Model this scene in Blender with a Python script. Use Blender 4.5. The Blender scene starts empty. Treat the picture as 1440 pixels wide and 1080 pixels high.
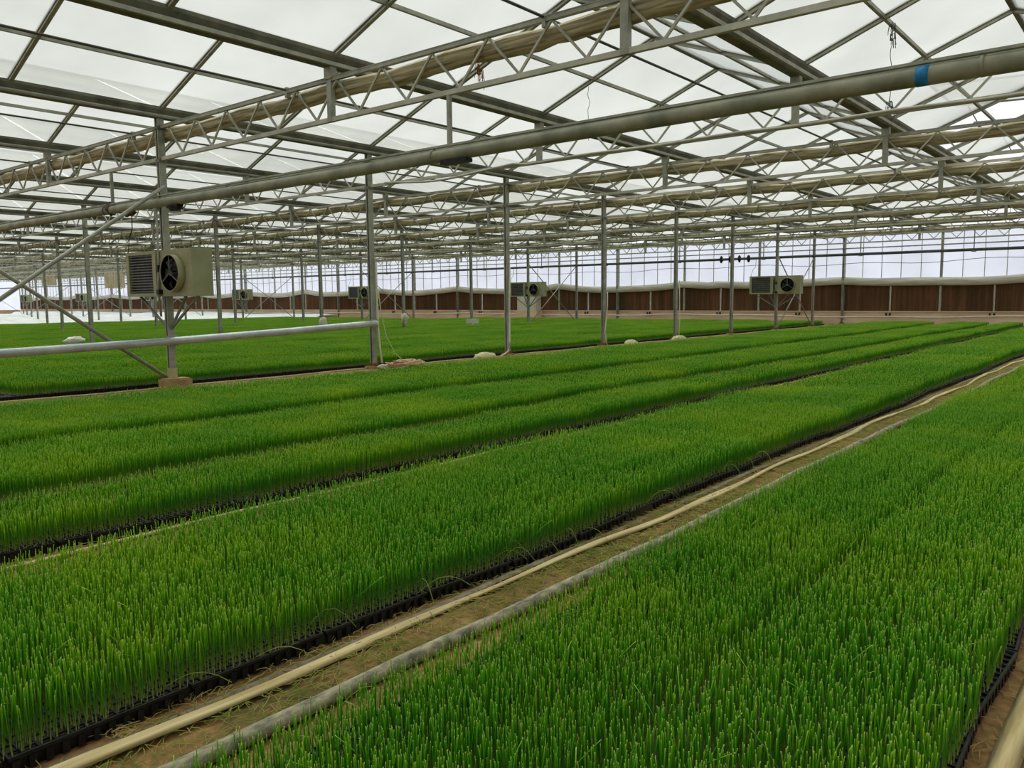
import bpy, math, random
import numpy as np
from mathutils import Vector, Matrix
random.seed(7); rng = np.random.default_rng(7)
C = bpy.context.scene.collection
SC = bpy.context.scene

# ------------------------------------------------------------------ camera, sky, exposure
YAW, PITCH, ROLL, CAMH, FPX = 0.6859, -0.1052, -0.0093, 1.2993, 1138.05
F = Vector((math.cos(PITCH)*math.cos(YAW), math.cos(PITCH)*math.sin(YAW), math.sin(PITCH)))
Rt = Vector((math.sin(YAW), -math.cos(YAW), 0))
U = Rt.cross(F)
R2 = Rt*math.cos(ROLL) + U*math.sin(ROLL)
U2 = -Rt*math.sin(ROLL) + U*math.cos(ROLL)
cam = bpy.data.cameras.new('camera'); camo = bpy.data.objects.new('camera', cam); C.objects.link(camo)
M = Matrix((R2, U2, -F)).transposed().to_4x4(); M.translation = (0, 0, CAMH)
camo.matrix_world = M
cam.sensor_width = 36; cam.lens = FPX/1440*36; cam.clip_end = 500; cam.clip_start = 0.05
SC.camera = camo
w = bpy.data.worlds.new('sky'); SC.world = w; w.use_nodes = True
bg = w.node_tree.nodes['Background']; bg.inputs[0].default_value = (0.955, 0.98, 1.0, 1); bg.inputs[1].default_value = 1.08
SC.view_settings.view_transform = 'Standard'; SC.view_settings.look = 'None'
SC.view_settings.gamma = 1; SC.view_settings.use_curve_mapping = False
SC.view_settings.exposure = 0.0
# high thin overcast: a very soft, weak sun high above
sl = bpy.data.lights.new('sun', 'SUN'); sl.energy = 12.0; sl.angle = math.radians(75); sl.color = (1, .975, .93)
so = bpy.data.objects.new('sun', sl); C.objects.link(so); so.rotation_euler = (math.radians(-28), math.radians(24), 0)

# ------------------------------------------------------------------ materials
def srgb(c):
    return tuple(((v/255)/12.92 if v/255 <= .04045 else ((v/255+.055)/1.055)**2.4) for v in c) + (1,)
class NT:
    def __init__(s, name):
        s.m = bpy.data.materials.new(name); s.m.use_nodes = True; s.t = s.m.node_tree; s.t.nodes.clear()
        s.out = s.n('ShaderNodeOutputMaterial')
    def n(s, typ, **k):
        x = s.t.nodes.new(typ)
        for a, b in k.items():
            if isinstance(a, str) and a.startswith('i_'): x.inputs[a[2:].replace('_', ' ')].default_value = b
            else: setattr(x, a, b)
        return x
    def l(s, a, b): s.t.links.new(a, b)
    def ramp(s, fac, stops):
        r = s.n('ShaderNodeValToRGB'); e = r.color_ramp.elements
        while len(e) < len(stops): e.new(.5)
        for el, (p, c) in zip(e, stops): el.position = p; el.color = c
        s.l(fac, r.inputs[0]); return r.outputs[0]
    def noise(s, scale, detail=4, co=None, rough=.6, vec=(1, 1, 1)):
        if co is None:
            g = s.n('ShaderNodeNewGeometry'); co = g.outputs['Position']
        mp = s.n('ShaderNodeMapping'); mp.inputs['Scale'].default_value = vec; s.l(co, mp.inputs[0])
        x = s.n('ShaderNodeTexNoise'); x.inputs['Scale'].default_value = scale; x.inputs['Detail'].default_value = detail
        x.inputs['Roughness'].default_value = rough; s.l(mp.outputs[0], x.inputs['Vector']); return x.outputs['Fac']
def simple(name, c1, c2=None, scale=6, rough=.6, metal=0, vec=(1, 1, 1), bump=0, lo=.35, hi=.65, c3=None):
    s = NT(name); b = s.n('ShaderNodeBsdfPrincipled'); b.inputs['Roughness'].default_value = rough; b.inputs['Metallic'].default_value = metal
    b.inputs['Specular IOR Level'].default_value = .35
    s.l(b.outputs[0], s.out.inputs[0])
    if c2:
        f = s.noise(scale, 6, vec=vec)
        st = [(lo, srgb(c1)), (hi, srgb(c2))]
        if c3: st.append((min(1, hi+.12), srgb(c3)))
        s.l(s.ramp(f, st), b.inputs['Base Color'])
        if bump:
            bp = s.n('ShaderNodeBump'); bp.inputs['Strength'].default_value = bump; bp.inputs['Distance'].default_value = .01
            s.l(f, bp.inputs['Height']); s.l(bp.outputs[0], b.inputs['Normal'])
    else: b.inputs['Base Color'].default_value = srgb(c1)
    return s.m
steel = simple('galvanised_steel', (138, 141, 128), (172, 172, 158), 5, .5, .25)
steel_light = simple('galvanised_bright', (165, 166, 152), (196, 194, 180), 4, .5, .25)
steel_dark = simple('galvanised_dull', (104, 108, 99), (136, 138, 128), 5, .6, .2)
gutter_m = simple('gutter_steel', (84, 86, 74), (122, 122, 106), 3, .7, .15, c3=(96, 98, 70))
pipe_m = simple('grey_green_pipe', (112, 116, 98), (158, 156, 134), 2.5, .5, .05, c3=(136, 138, 106))
pipe_alu = simple('bright_pipe', (165, 175, 178), (198, 204, 204), 3, .35, .35)
rod_m = simple('dark_rod', (70, 72, 66), (96, 96, 88), 5, .6, .2)
roll_m = simple('rolled_screen_cloth', (128, 118, 88), (198, 188, 154), 2.6, .9, 0, vec=(9, .55, 12), bump=.35, lo=.38, hi=.62, c3=(150, 146, 108))
heater_m = simple('beige_enamel', (148, 148, 112), (166, 164, 130), 3, .5)
dark_m = simple('black_plastic', (14, 14, 15), (30, 30, 32), 30, .45)
black_m = simple('black_metal', (16, 15, 18), (40, 36, 44), 12, .4, .3)
grille_m = simple('grille_grey', (96, 96, 92), (126, 126, 118), 10, .6, .2)
blue_m = simple('blue_tape', (20, 110, 165), (40, 135, 190), 20, .5)
conc_m = simple('concrete', (150, 122, 82), (182, 158, 112), 14, .95, bump=.5, c3=(130, 116, 60))
rust_m = simple('rust_base', (110, 62, 30), (160, 104, 62), 30, .9)
wallbase_m = simple('painted_base_wall', (214, 188, 160), (236, 214, 188), 1.5, .9, vec=(1, .4, 2))
white_m = simple('white_pipe_plastic', (205, 200, 185), (228, 224, 212), 3, .5)
rope_m = simple('white_rope', (190, 186, 160), (222, 216, 192), 40, .9)
pink_m = simple('pinkish_cord', (180, 140, 116), (222, 192, 160), 30, .9)
curtain_m = simple('rolled_wall_curtain', (176, 172, 158), (214, 210, 198), 1.5, .9, vec=(1, .6, 6))
cloth_m = simple('hanging_cloth', (156, 142, 116), (190, 176, 148), 2, .95, vec=(4, 4, .5))
sheet_m = simple('white_sheet', (196, 202, 204), (228, 231, 231), 1.2, .6, vec=(1, .4, 1))
tape_m = simple('beige_lay_flat_tape', (168, 146, 98), (206, 190, 142), 6, .8, vec=(.4, 6, 1), bump=.3, c3=(150, 138, 100))
hose_m = simple('weathered_grey_hose', (92, 92, 76), (168, 160, 132), 16, .85, vec=(1, 2.5, 1), bump=.4, c3=(120, 122, 104))
film_edge_m = simple('grey_film_edge', (112, 100, 84), (140, 130, 112), 12, .8)
pad_m_cols = ((70, 50, 34), (104, 70, 50))
# ground soil
s = NT('soil'); b = s.n('ShaderNodeBsdfPrincipled'); b.inputs['Roughness'].default_value = .95
f1 = s.noise(1.6, 8); f2 = s.noise(26, 6)
ad = s.n('ShaderNodeMath', operation='MULTIPLY_ADD'); s.l(f2, ad.inputs[0]); ad.inputs[1].default_value = .45
m2 = s.n('ShaderNodeMath', operation='MULTIPLY'); s.l(f1, m2.inputs[0]); m2.inputs[1].default_value = .6; s.l(m2.outputs[0], ad.inputs[2])
s.l(s.ramp(ad.outputs[0], [(.36, srgb((76, 70, 30))), (.47, srgb((114, 90, 46))), (.57, srgb((148, 112, 68))), (.68, srgb((174, 138, 94)))]), b.inputs['Base Color'])
bp = s.n('ShaderNodeBump'); bp.inputs['Strength'].default_value = .7; bp.inputs['Distance'].default_value = .01
s.l(f2, bp.inputs['Height']); s.l(bp.outputs[0], b.inputs['Normal']); s.l(b.outputs[0], s.out.inputs[0]); soil_m = s.m
traysoil_m = simple('tray_compost', (40, 44, 22), (72, 62, 38), 60, .95)
# film: milky plastic, part see-through and part scattering
def film(name, col, trans, tl, dirt=True):
    s = NT(name)
    tr = s.n('ShaderNodeBsdfTransparent'); t2 = s.n('ShaderNodeBsdfTranslucent'); df = s.n('ShaderNodeBsdfDiffuse')
    if dirt:
        f = s.noise(.55, 6); c = s.ramp(f, [(.3, srgb(tuple(int(v*.965) for v in col))), (.62, srgb(col))])
        for x in (tr, t2): s.l(c, x.inputs[0])
    else:
        for x in (tr, t2): x.inputs[0].default_value = srgb(col)
    df.inputs[0].default_value = srgb((225, 226, 218))
    m1 = s.n('ShaderNodeMixShader'); m1.inputs[0].default_value = tl; s.l(t2.outputs[0], m1.inputs[1]); s.l(df.outputs[0], m1.inputs[2])
    m2 = s.n('ShaderNodeMixShader'); m2.inputs[0].default_value = trans; s.l(m1.outputs[0], m2.inputs[1]); s.l(tr.outputs[0], m2.inputs[2])
    s.l(m2.outputs[0], s.out.inputs[0]); return s.m
roof_film = film('milky_roof_film', (210, 212, 210), .70, .35)
wall_film = film('milky_wall_panel', (220, 223, 233), .5, .3)
# corrugated pad
s = NT('cooling_pad_paper'); b = s.n('ShaderNodeBsdfPrincipled'); b.inputs['Roughness'].default_value = .95
f = s.noise(2.0, 6, vec=(1, 3.5, .15)); f2 = s.noise(.35, 2)
mx = s.n('ShaderNodeMath', operation='MULTIPLY_ADD'); s.l(f, mx.inputs[0]); mx.inputs[1].default_value = .6
mm = s.n('ShaderNodeMath', operation='MULTIPLY'); s.l(f2, mm.inputs[0]); mm.inputs[1].default_value = .4; s.l(mm.outputs[0], mx.inputs[2])
s.l(s.ramp(mx.outputs[0], [(.38, srgb((78, 58, 38))), (.5, srgb((96, 68, 44))), (.62, srgb((126, 86, 64)))]), b.inputs['Base Color'])
s.l(b.outputs[0], s.out.inputs[0]); pad_m = s.m
# seedlings: colour runs along each blade (hh = 0 at the foot, 1 at the cut tip)
s = NT('seedling_blade'); at = s.n('ShaderNodeAttribute', attribute_name='hh'); ar = s.n('ShaderNodeAttribute', attribute_name='rnd')
c1 = s.ramp(at.outputs['Fac'], [(0, srgb((206, 204, 130))), (.14, srgb((122, 164, 60))), (.45, srgb((50, 134, 26))), (.86, srgb((98, 180, 30))), (.955, srgb((136, 202, 48))), (1, srgb((214, 230, 136)))])
c2 = s.ramp(at.outputs['Fac'], [(0, srgb((208, 200, 126))), (.14, srgb((150, 176, 54))), (.45, srgb((88, 156, 20))), (.86, srgb((160, 206, 24))), (.955, srgb((194, 222, 48))), (1, srgb((230, 238, 140)))])
nz = s.noise(.9, 3); nr = s.n('ShaderNodeMath', operation='MULTIPLY_ADD'); s.l(ar.outputs['Fac'], nr.inputs[0]); nr.inputs[1].default_value = .5
nn = s.n('ShaderNodeMapRange'); s.l(nz, nn.inputs[0]); nn.inputs[1].default_value = .4; nn.inputs[2].default_value = .75; nn.inputs[3].default_value = -.25; nn.inputs[4].default_value = .85
s.l(nn.outputs[0], nr.inputs[2]); nr.use_clamp = True
mc = s.n('ShaderNodeMix', data_type='RGBA'); s.l(nr.outputs[0], mc.inputs[0]); s.l(c1, mc.inputs[6]); s.l(c2, mc.inputs[7])
b = s.n('ShaderNodeBsdfPrincipled'); b.inputs['Roughness'].default_value = .55; b.inputs['Specular IOR Level'].default_value = .25
s.l(mc.outputs[2], b.inputs['Base Color'])
tl = s.n('ShaderNodeBsdfTranslucent'); s.l(mc.outputs[2], tl.inputs[0])
ms = s.n('ShaderNodeMixShader'); ms.inputs[0].default_value = .3; s.l(b.outputs[0], ms.inputs[1]); s.l(tl.outputs[0], ms.inputs[2])
s.l(ms.outputs[0], s.out.inputs[0]); blade_m = s.m
clip_m = simple('cut_blades', (92, 116, 34), (150, 150, 70), 9, .8, c3=(176, 160, 96))
straw_m = simple('dry_straw', (120, 112, 48), (176, 156, 92), 7, .9, c3=(98, 110, 40))

# ------------------------------------------------------------------ mesh helpers
class MB:
    def __init__(s): s.v = []; s.f = []
    def box(s, x0, x1, y0, y1, z0, z1):
        n = len(s.v)
        s.v += [(x0, y0, z0), (x1, y0, z0), (x1, y1, z0), (x0, y1, z0), (x0, y0, z1), (x1, y0, z1), (x1, y1, z1), (x0, y1, z1)]
        s.f += [tuple(n+i for i in q) for q in ((3, 2, 1, 0), (4, 5, 6, 7), (0, 1, 5, 4), (1, 2, 6, 5), (2, 3, 7, 6), (3, 0, 4, 7))]
        return s
    def bar(s, p, q, w_, h_, side=None):
        p = Vector(p); q = Vector(q); d = (q-p).normalized()
        sd = Vector(side) if side else (Vector((0, 0, 1)) if abs(d.z) < .9 else Vector((1, 0, 0)))
        a = d.cross(sd).normalized(); b_ = a.cross(d).normalized(); n = len(s.v)
        for e in (p, q):
            for i, j in ((-1, -1), (1, -1), (1, 1), (-1, 1)): s.v.append(tuple(e+a*(i*w_/2)+b_*(j*h_/2)))
        s.f += [tuple(n+i for i in t) for t in ((0, 1, 2, 3), (7, 6, 5, 4), (0, 4, 5, 1), (1, 5, 6, 2), (2, 6, 7, 3), (3, 7, 4, 0))]
        return s
    def sweep(s, pts, sec, caps=True, close=True, rfun=None):
        # pts along a path; sec = list of (side, up) offsets
        n = len(s.v); k = len(sec); P = [Vector(p) for p in pts]
        for i, p in enumerate(P):
            d = (P[min(i+1, len(P)-1)] - P[max(i-1, 0)]).normalized()
            up = Vector((0, 0, 1)) if abs(d.z) < .95 else Vector((1, 0, 0))
            a = d.cross(up).normalized(); b_ = a.cross(d).normalized(); r = rfun(i) if rfun else 1
            for (u, v_) in sec: s.v.append(tuple(p+a*u*r+b_*v_*r))
        for i in range(len(P)-1):
            for j in range(k if close else k-1):
                j2 = (j+1) % k
                s.f.append((n+i*k+j, n+i*k+j2, n+(i+1)*k+j2, n+(i+1)*k+j))
        if caps and close:
            s.f.append(tuple(n+j for j in range(k))[::-1]); s.f.append(tuple(n+(len(P)-1)*k+j for j in range(k)))
        return s
    def tube(s, pts, r, k=8, rfun=None):
        return s.sweep(pts, [(r*math.cos(t*2*math.pi/k), r*math.sin(t*2*math.pi/k)) for t in range(k)], rfun=rfun)
    def blob(s, c, rx, ry, rz, nu=10, nv=6, jit=.15, seed=0):
        rr = random.Random(seed); n = len(s.v)
        for i in range(nv+1):
            for j in range(nu):
                th = math.pi*i/nv; ph = 2*math.pi*j/nu; q = 1+rr.uniform(-jit, jit)
                s.v.append((c[0]+rx*q*math.sin(th)*math.cos(ph), c[1]+ry*q*math.sin(th)*math.sin(ph), c[2]+rz*q*math.cos(th)))
        for i in range(nv):
            for j in range(nu):
                s.f.append((n+i*nu+j, n+(i+1)*nu+j, n+(i+1)*nu+(j+1) % nu, n+i*nu+(j+1) % nu))
        return s
    def mesh(s, name, mat, smooth=False):
        me = bpy.data.meshes.new(name); me.from_pydata(s.v, [], s.f)
        me.materials.append(mat)
        if smooth: me.shade_smooth()
        me.update(); return me
    def obj(s, name, mat, parent=None, smooth=False): return link(name, s.mesh(name, mat, smooth), parent)
def link(name, me, parent=None, loc=(0, 0, 0), rot=None):
    o = bpy.data.objects.new(name, me); C.objects.link(o)
    if parent: o.parent = parent
    o.location = loc
    if rot: o.rotation_euler = rot
    return o
def tag(o, label=None, cat=None, group=None, kind=None):
    if label: o['label'] = label
    if cat: o['category'] = cat
    if group: o['group'] = group
    if kind: o['kind'] = kind
    return o
def empty(name, loc=(0, 0, 0), **k):
    o = bpy.data.objects.new(name, None); C.objects.link(o); o.location = loc; o.empty_display_size = .1
    return tag(o, **k)
ORD = ['first', 'second', 'third', 'fourth', 'fifth', 'sixth', 'seventh', 'eighth', 'ninth', 'tenth', 'eleventh', 'twelfth']
def octs(r, k=8): return [(r*math.cos(t*2*math.pi/k), r*math.sin(t*2*math.pi/k)) for t in range(k)]

# ------------------------------------------------------------------ the grid of the house
X0, Y0, BAY, G = 6.2125, 11.75, 4.0, 3.98
XW = 38.2; XB = -9.79; JN, JF = -6, 24
def GX(i): return X0+BAY*i
def GY(j): return Y0+G*j
YN, YF = GY(JN), GY(JF)
ZG, ZGT, RISE = 3.98, 4.13, .76       # gutter underside / top, ridge rise
TOP, BOT = 3.87, 3.37                 # truss chords

# setting: ground outside, floor
MB().box(-60, 110, -60, 180, -.12, -.06).obj('ground', simple('outside_ground', (120, 118, 96), (146, 140, 118), 1, .95))['kind'] = 'structure'
n = 120
fl = MB(); fl.box(XB, XW+.1, YN, YF, -.05, 0.0); tag(fl.obj('floor', soil_m), kind='structure')

# roof: one ceiling with its panels, rafters, purlins and ridges
ceil = empty('ceiling', (0, 0, 4), kind='structure')
def zr(j, y):  # roof height at y inside gable j (between GY(j-1) and GY(j))
    mid = GY(j)-G/2; return ZGT-.02+RISE*(1-abs(y-mid)/(G/2))
slope_len = math.hypot(G/2, RISE)
def panel_mesh():
    m_ = MB(); m_.box(0, 1.975, .02, G/2-.02, -.004, .004); return m_.mesh('roof_panel', roof_film)
def slopemat(jj, side, x):  # frame: origin at gutter, +Y up-slope (horizontal length scaled by tilt)
    a = math.atan2(RISE, G/2); s_ = slope_len/(G/2)
    if side > 0:   # slope that rises from gutter jj toward smaller Y  (far slope seen from the camera)
        m_ = Matrix.Translation((x+2, GY(jj), ZGT-.02)) @ Matrix.Rotation(math.pi, 4, 'Z') @ Matrix.Rotation(a, 4, 'X') @ Matrix.Scale(s_, 4, (0, 1, 0))
    else:
        m_ = Matrix.Translation((x, GY(jj), ZGT-.02)) @ Matrix.Rotation(a, 4, 'X') @ Matrix.Scale(s_, 4, (0, 1, 0))
    return m_
PM = panel_mesh()
RM = MB(); RM.box(-.025, .025, .05, G/2, -.05, -.034); RM.box(-.008, .008, .05, G/2, -.034, -.006); RM.box(-.025, .025, .05, G/2, -.006, .02)
RMm = RM.mesh('rafter', steel)
OPEN = {(-2, 1, 16), (-2, 1, 20), (-2, 1, 24)}      # vents standing open
cells = []
for jj in range(JN, JF+1):
    for side in (1, -1):
        if (side > 0 and jj == JN) or (side < 0 and jj == JF): continue
        for k in range(24):
            x = XB+.01+2*k
            yc = GY(jj)-side*G/4; d = math.hypot(x+1, yc)
            vis = (x+1) > .28*yc and yc > .1*(x+1)
            cells.append((0 if vis else 1, d, jj, side, k, x))
cells.sort()
pj, rj = MB(), MB()
def addT(mb, me, mat):
    n_ = len(mb.v)
    mb.v += [tuple(mat @ v.co) for v in me.vertices]; mb.f += [tuple(n_+i for i in p.vertices) for p in me.polygons]
seenp = 0
for idx, (vv, d, jj, side, k, x) in enumerate(cells):
    mat = slopemat(jj, side, x)
    xc = x+1
    hole = (jj == -2 and side == 1 and (abs(xc-17.2) < 1 or abs(xc-21.2) < 1 or abs(xc-27.2) < 1))
    rmat = Matrix.Translation((0, 0, 0)) @ slopemat(jj, side, x if side < 0 else x-2)
    if idx < 290:
        if not hole:
            o = link('roof_panel', PM, ceil); o.matrix_world = mat
        o = link('rafter', RMm, ceil); o.matrix_world = rmat
        o.matrix_parent_inverse = Matrix.Identity(4); 
    else:
        if not hole: addT(pj, PM, mat)
        addT(rj, RMm, rmat)
# matrices above are world ones: take the parent's offset out again
pinv = Matrix.Translation((0, 0, -4))
for o in ceil.children: o.matrix_basis = pinv @ o.matrix_basis
o = pj.obj('roof_panel_field', roof_film, ceil); o.location = (0, 0, -4); o['kind'] = 'stuff'
o = rj.obj('rafter_field', steel, ceil); o.location = (0, 0, -4); o['kind'] = 'stuff'
purl = MB().box(XB, XW, -.02, .02, -.025, .02).mesh('purlin', steel)
ridge = MB().box(XB, XW, -.03, .03, -.03, .04).mesh('ridge_bar', steel_dark)
for jj in range(JN+1, JF+1):
    mid = GY(jj)-G/2
    for sy in (-1, 1):
        o = link('purlin', purl, ceil, (0, mid+sy*G/4, ZGT-.02+RISE/2-.015-4))
    link('ridge_bar', ridge, ceil, (0, mid, ZGT-.02+RISE-4))
for (xc) in (17.2, 21.2, 27.2):   # raised vent flaps hinged at the ridge
    jj = -2; mid = GY(jj)-G/2
    v = MB(); v.bar((xc-1, mid, 4.9), (xc-1, mid+1.8, 4.98), .04, .03); v.bar((xc+1, mid, 4.9), (xc+1, mid+1.8, 4.98), .04, .03); v.bar((xc-1, mid+1.8, 4.98), (xc+1, mid+1.8, 4.98), .04, .03)
    v.bar((xc, mid+1.5, 4.97), (xc, mid+1.2, 4.4), .02, .02)
    r_ = tag(v.obj('roof_vent', steel_dark), 'raised roof vent flap over the bright gap, %s along the right-hand roof bay' % {17.2: 'nearest', 21.2: 'middle', 27.2: 'farthest'}[xc], 'vent')
    MB().bar((xc, mid, 4.915), (xc, mid+1.8, 4.995), 1.96, .006).obj('vent_panel', roof_film, r_)

# gutters
sec = [(-.12, .15), (-.12, .11), (-.06, 0), (.06, 0), (.12, .11), (.12, .15), (.105, .15), (.105, .115), (.052, .012), (-.052, .012), (-.105, .115), (-.105, .15)]
gm = MB(); gm.sweep([(XB, 0, 0), (XW, 0, 0)], [(-a, b_) for a, b_ in sec]); gme = gm.mesh('gutter_channel', gutter_m)
fm = MB(); fm.box(XB, XW, -.15, -.115, -.012, .012); fm.box(XB, XW, -.15, -.144, -.012, .03); fme = fm.mesh('gutter_flange', steel)
for jj in range(JN, JF+1):
    yy = GY(jj)
    vis = jj >= -3
    lab = ('dull steel roof gutter running away from the camera, %s from the right' % ORD[jj+3]) if -3 <= jj <= 4 else 'narrow dull steel roof gutter far away beyond the second column line'
    if jj < -3: lab = 'dull steel roof gutter behind the camera side of the house'
    r_ = empty('roof_gutter', (0, yy, ZG), label=lab, cat='gutter', group='roof gutters')
    link('gutter_channel', gme, r_); link('gutter_flange', fme, r_)

# ------------------------------------------------------------------ lattice trusses
NB, PB = 15, .77
bots = [-.63-PB*k for k in range(NB)]; SPAN = 3*G
tc = MB(); tc.box(-.025, .025, -SPAN+.05, -.05, -.045, 0); tc.box(-.03, .03, -SPAN+.05, -.05, -.004, .004)
tcm = tc.mesh('top_chord', steel)
tcl = tc.mesh('top_chord', white_m)
bcm = MB().box(-.025, .025, -SPAN+.05, -.05, -.0, .05).mesh('bottom_chord', steel_light)
def web(y0, y1): return MB().bar((0, y0, BOT+.05), (0, y1, TOP-.04), .022, .022)
up = web(0, PB/2).mesh('web_bar', steel); dn = web(0, -PB/2).mesh('web_bar', steel_light)
wj = MB()
for y in bots: 
    for sgn in (1, -1): wj.bar((0, y, BOT+.05), (0, max(min(y+sgn*PB/2, -.05), -SPAN+.05), TOP-.04), .022, .022)
wjm = wj.mesh('web_lattice', steel)
gp = MB(); gp.box(-.03, .03, -.04, .04, BOT, ZG); gp.box(-.045, .045, -.06, .06, ZG-.13, ZG); gpm = gp.mesh('gutter_post', steel)
for i in range(-3, 8):
    for sp in range(-1, 8):
        yc = GY(3*sp); near = sp <= 1
        r_ = empty('lattice_truss', (GX(i), yc, 0))
        link('top_chord', tcl if (i == 3 and sp == 0) else tcm, r_, (0, 0, TOP)); link('bottom_chord', bcm, r_, (0, 0, BOT))
        for q in (1, 2): link('gutter_post', gpm, r_, (0, -G*q, 0))
        if (i in (0, 1, 2, 3) and sp == 0) or (i in (0, 1) and sp == 1):
            for y in bots: link('web_bar', up, r_, (0, y, 0)); link('web_bar', dn, r_, (0, y, 0))
        else: link('web_lattice', wjm, r_)['kind'] = 'stuff'
        if i < -0: lab, g = 'galvanised lattice truss over or behind the camera', 'trusses over the camera'
        elif sp == 0: lab, g = 'galvanised lattice truss of the nearest span, %s across the house from the camera' % ORD[i], 'near-span trusses'
        elif sp == 1: lab, g = 'lattice truss between the first and second column lines, %s from the camera' % ORD[i], 'second-span trusses'
        elif sp < 0: lab, g = 'lattice truss outside the right edge of the view', 'trusses right of the view'
        else: lab, g = 'small lattice truss far off beyond the second line of columns', 'far trusses'
        tag(r_, lab, 'roof truss', g)

# rolled thermal screens hanging under the top chords
def roll_mesh(seed):
    rr = random.Random(seed); m_ = MB(); pts = []; nn = 60
    for k in range(nn+1):
        y = -SPAN*k/nn; t = abs((k % 10)-5)/5
        pts.append((.105, y, TOP-.115-.03*(1-t*t)+rr.uniform(-.01, .01)))
    m2 = MB(); n0 = 0; k_ = 12
    rad = [1+rr.uniform(-.12, .12) for _ in range(nn+1)]
    sec_ = [((.068+(.012 if t % 2 else -.008))*math.cos(t*2*math.pi/k_), (.085+(.012 if t % 2 else -.01))*math.sin(t*2*math.pi/k_)) for t in range(k_)]
    m_.sweep(pts, sec_, rfun=lambda i: rad[i]); return m_.mesh('rolled_screen', roll_m, True)
rolls = [roll_mesh(a) for a in range(4)]
for i in range(-1, 8):
    if i == 1: continue
    for sp in range(0, 8):
        o = link('rolled_screen', rolls[(i+sp) % 4], None, (GX(i), GY(3*sp), 0))
        if sp == 0 and i >= 0: lab = 'khaki cloth screen rolled up along the %s truss of the nearest span' % ORD[i]
        elif sp == 1 and i >= 0: lab = 'khaki rolled screen on the %s truss, beyond the first column line' % ORD[i]
        elif i < 0: lab = 'khaki rolled screen on the truss just over the camera'
        else: lab = 'thin khaki rolled screen on a truss far beyond the second column line'
        tag(o, lab, 'screen', 'rolled thermal screens')

# thin dark rods that run along the house over the trusses
rodm = MB().tube([(XB, 0, 0), (XW, 0, 0)], .014, 6).mesh('screen_rod', rod_m)
cl = MB(); cl.box(-.03, .03, -.02, .02, -.09, .03); clm = cl.mesh('rod_clamp', steel)
for j in range(-3, 9):
    y = 12.55+3.95*j
    if y < -1: continue
    r_ = empty('screen_rod', (0, y, TOP-.005)); link('rod', rodm, r_)
    for i in range(0, 5): link('rod_clamp', clm, r_, (GX(i), 0, 0))
    k = j+3
    tag(r_, 'thin dark rod crossing above the trusses, %s one from the right' % ORD[k-1] if k <= 8 else 'thin dark rod crossing above the trusses far to the left', 'rod', 'screen drive rods')

# ------------------------------------------------------------------ columns
def colmesh(h=ZG):
    m_ = MB(); z0 = .06
    m_.box(-.05, .05, -.045, -.035, z0, h); m_.box(-.05, .05, .035, .045, z0, h); m_.box(-.018, .05, -.035, .035, z0, h); m_.box(-.05, -.04, -.045, -.02, z0, h); m_.box(-.05, -.04, .02, .045, z0, h)
    return m_.mesh('post', steel)
cm = colmesh()
bp_ = MB().box(-.09, .09, -.09, .09, .05, .062).box(-.06, .06, -.06, .06, .062, .1).mesh('base_plate', rust_m)
ft = MB(); ft.box(-.12, .12, -.12, .12, -.02, .05); ftm = ft.mesh('footing', conc_m)
br = MB(); br.box(-.07, .07, -.07, .07, ZG-.16, ZG-.13); br.box(-.06, .06, -.06, .06, BOT-.03, BOT+.02); brm = br.mesh('head_bracket', steel_dark)
for j in range(-3, 24, 3):
    for i in range(-3, 9):
        if j < 0 and i < 0: continue
        r_ = empty('steel_column', (GX(i) if i < 8 else XW-.1, GY(j), 0))
        link('post', cm, r_); link('base_plate', bp_, r_); link('footing', ftm, r_); link('head_bracket', brm, r_)
        if i == 8: lab, g = 'steel column standing against the far pad wall', 'columns at the far wall'
        elif j == 0 and i >= 0: lab, g = 'galvanised column of the near line, %s from the left' % ORD[i], 'near line of columns'
        elif j == 3 and i >= 0: lab, g = 'slimmer-looking column of the second line, %s from the left' % ORD[i], 'second line of columns'
        elif j < 0 or i < 0: lab, g = 'galvanised column outside the view', 'columns outside the view'
        else: lab, g = 'thin distant galvanised column rising behind the second line', 'distant columns'
        tag(r_, lab, 'column', g)
# raised block under the first column
b_ = MB(); b_.box(X0-.2, X0+.2, Y0-.21, Y0+.05, 0, .13); b_.box(X0-.17, X0+.19, Y0-.18, Y0+.04, .13, .15)
tag(b_.obj('concrete_block', conc_m), 'yellow-brown concrete block at the foot of the nearest left column', 'block')
tag(MB().box(-.055, .055, -.05, .05, .14, .3).obj('painted_foot', simple('cream_paint', (172, 168, 124), (190, 186, 146), 8, .8)), None)
o = bpy.data.objects['painted_foot']; o.location = (X0, Y0, 0)
for c_ in C.objects:
    if c_.name.startswith('steel_column') and c_.get('label') == 'galvanised column of the near line, first from the left': o.parent = c_; o.location = (0, 0, 0)

# X braces
def brace(xa, xb, y, r, lab, gr):
    r_ = empty('cross_brace', (xa, y, 0), label=lab, cat='brace', group=gr)
    for (za, zb) in ((.12, 3.0), (3.0, .12)): MB().tube([(0, -.07 if za < 1 else .07, za), (xb-xa, -.07 if za < 1 else .07, zb)], r, 8).obj('brace_tube', steel, r_, True)
brace(GX(-1), GX(0), Y0, .028, 'crossed pair of steel brace tubes left of the nearest column', 'cross braces')
for j in range(0, 22, 3):
    brace(GX(6), GX(7), GY(j), .022, {0: 'crossed braces behind the right-hand heater in the near column line', 3: 'crossed braces beside the middle heater in the second column line'}.get(j, 'small crossed braces far away near the pad wall'), 'cross braces')

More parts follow.
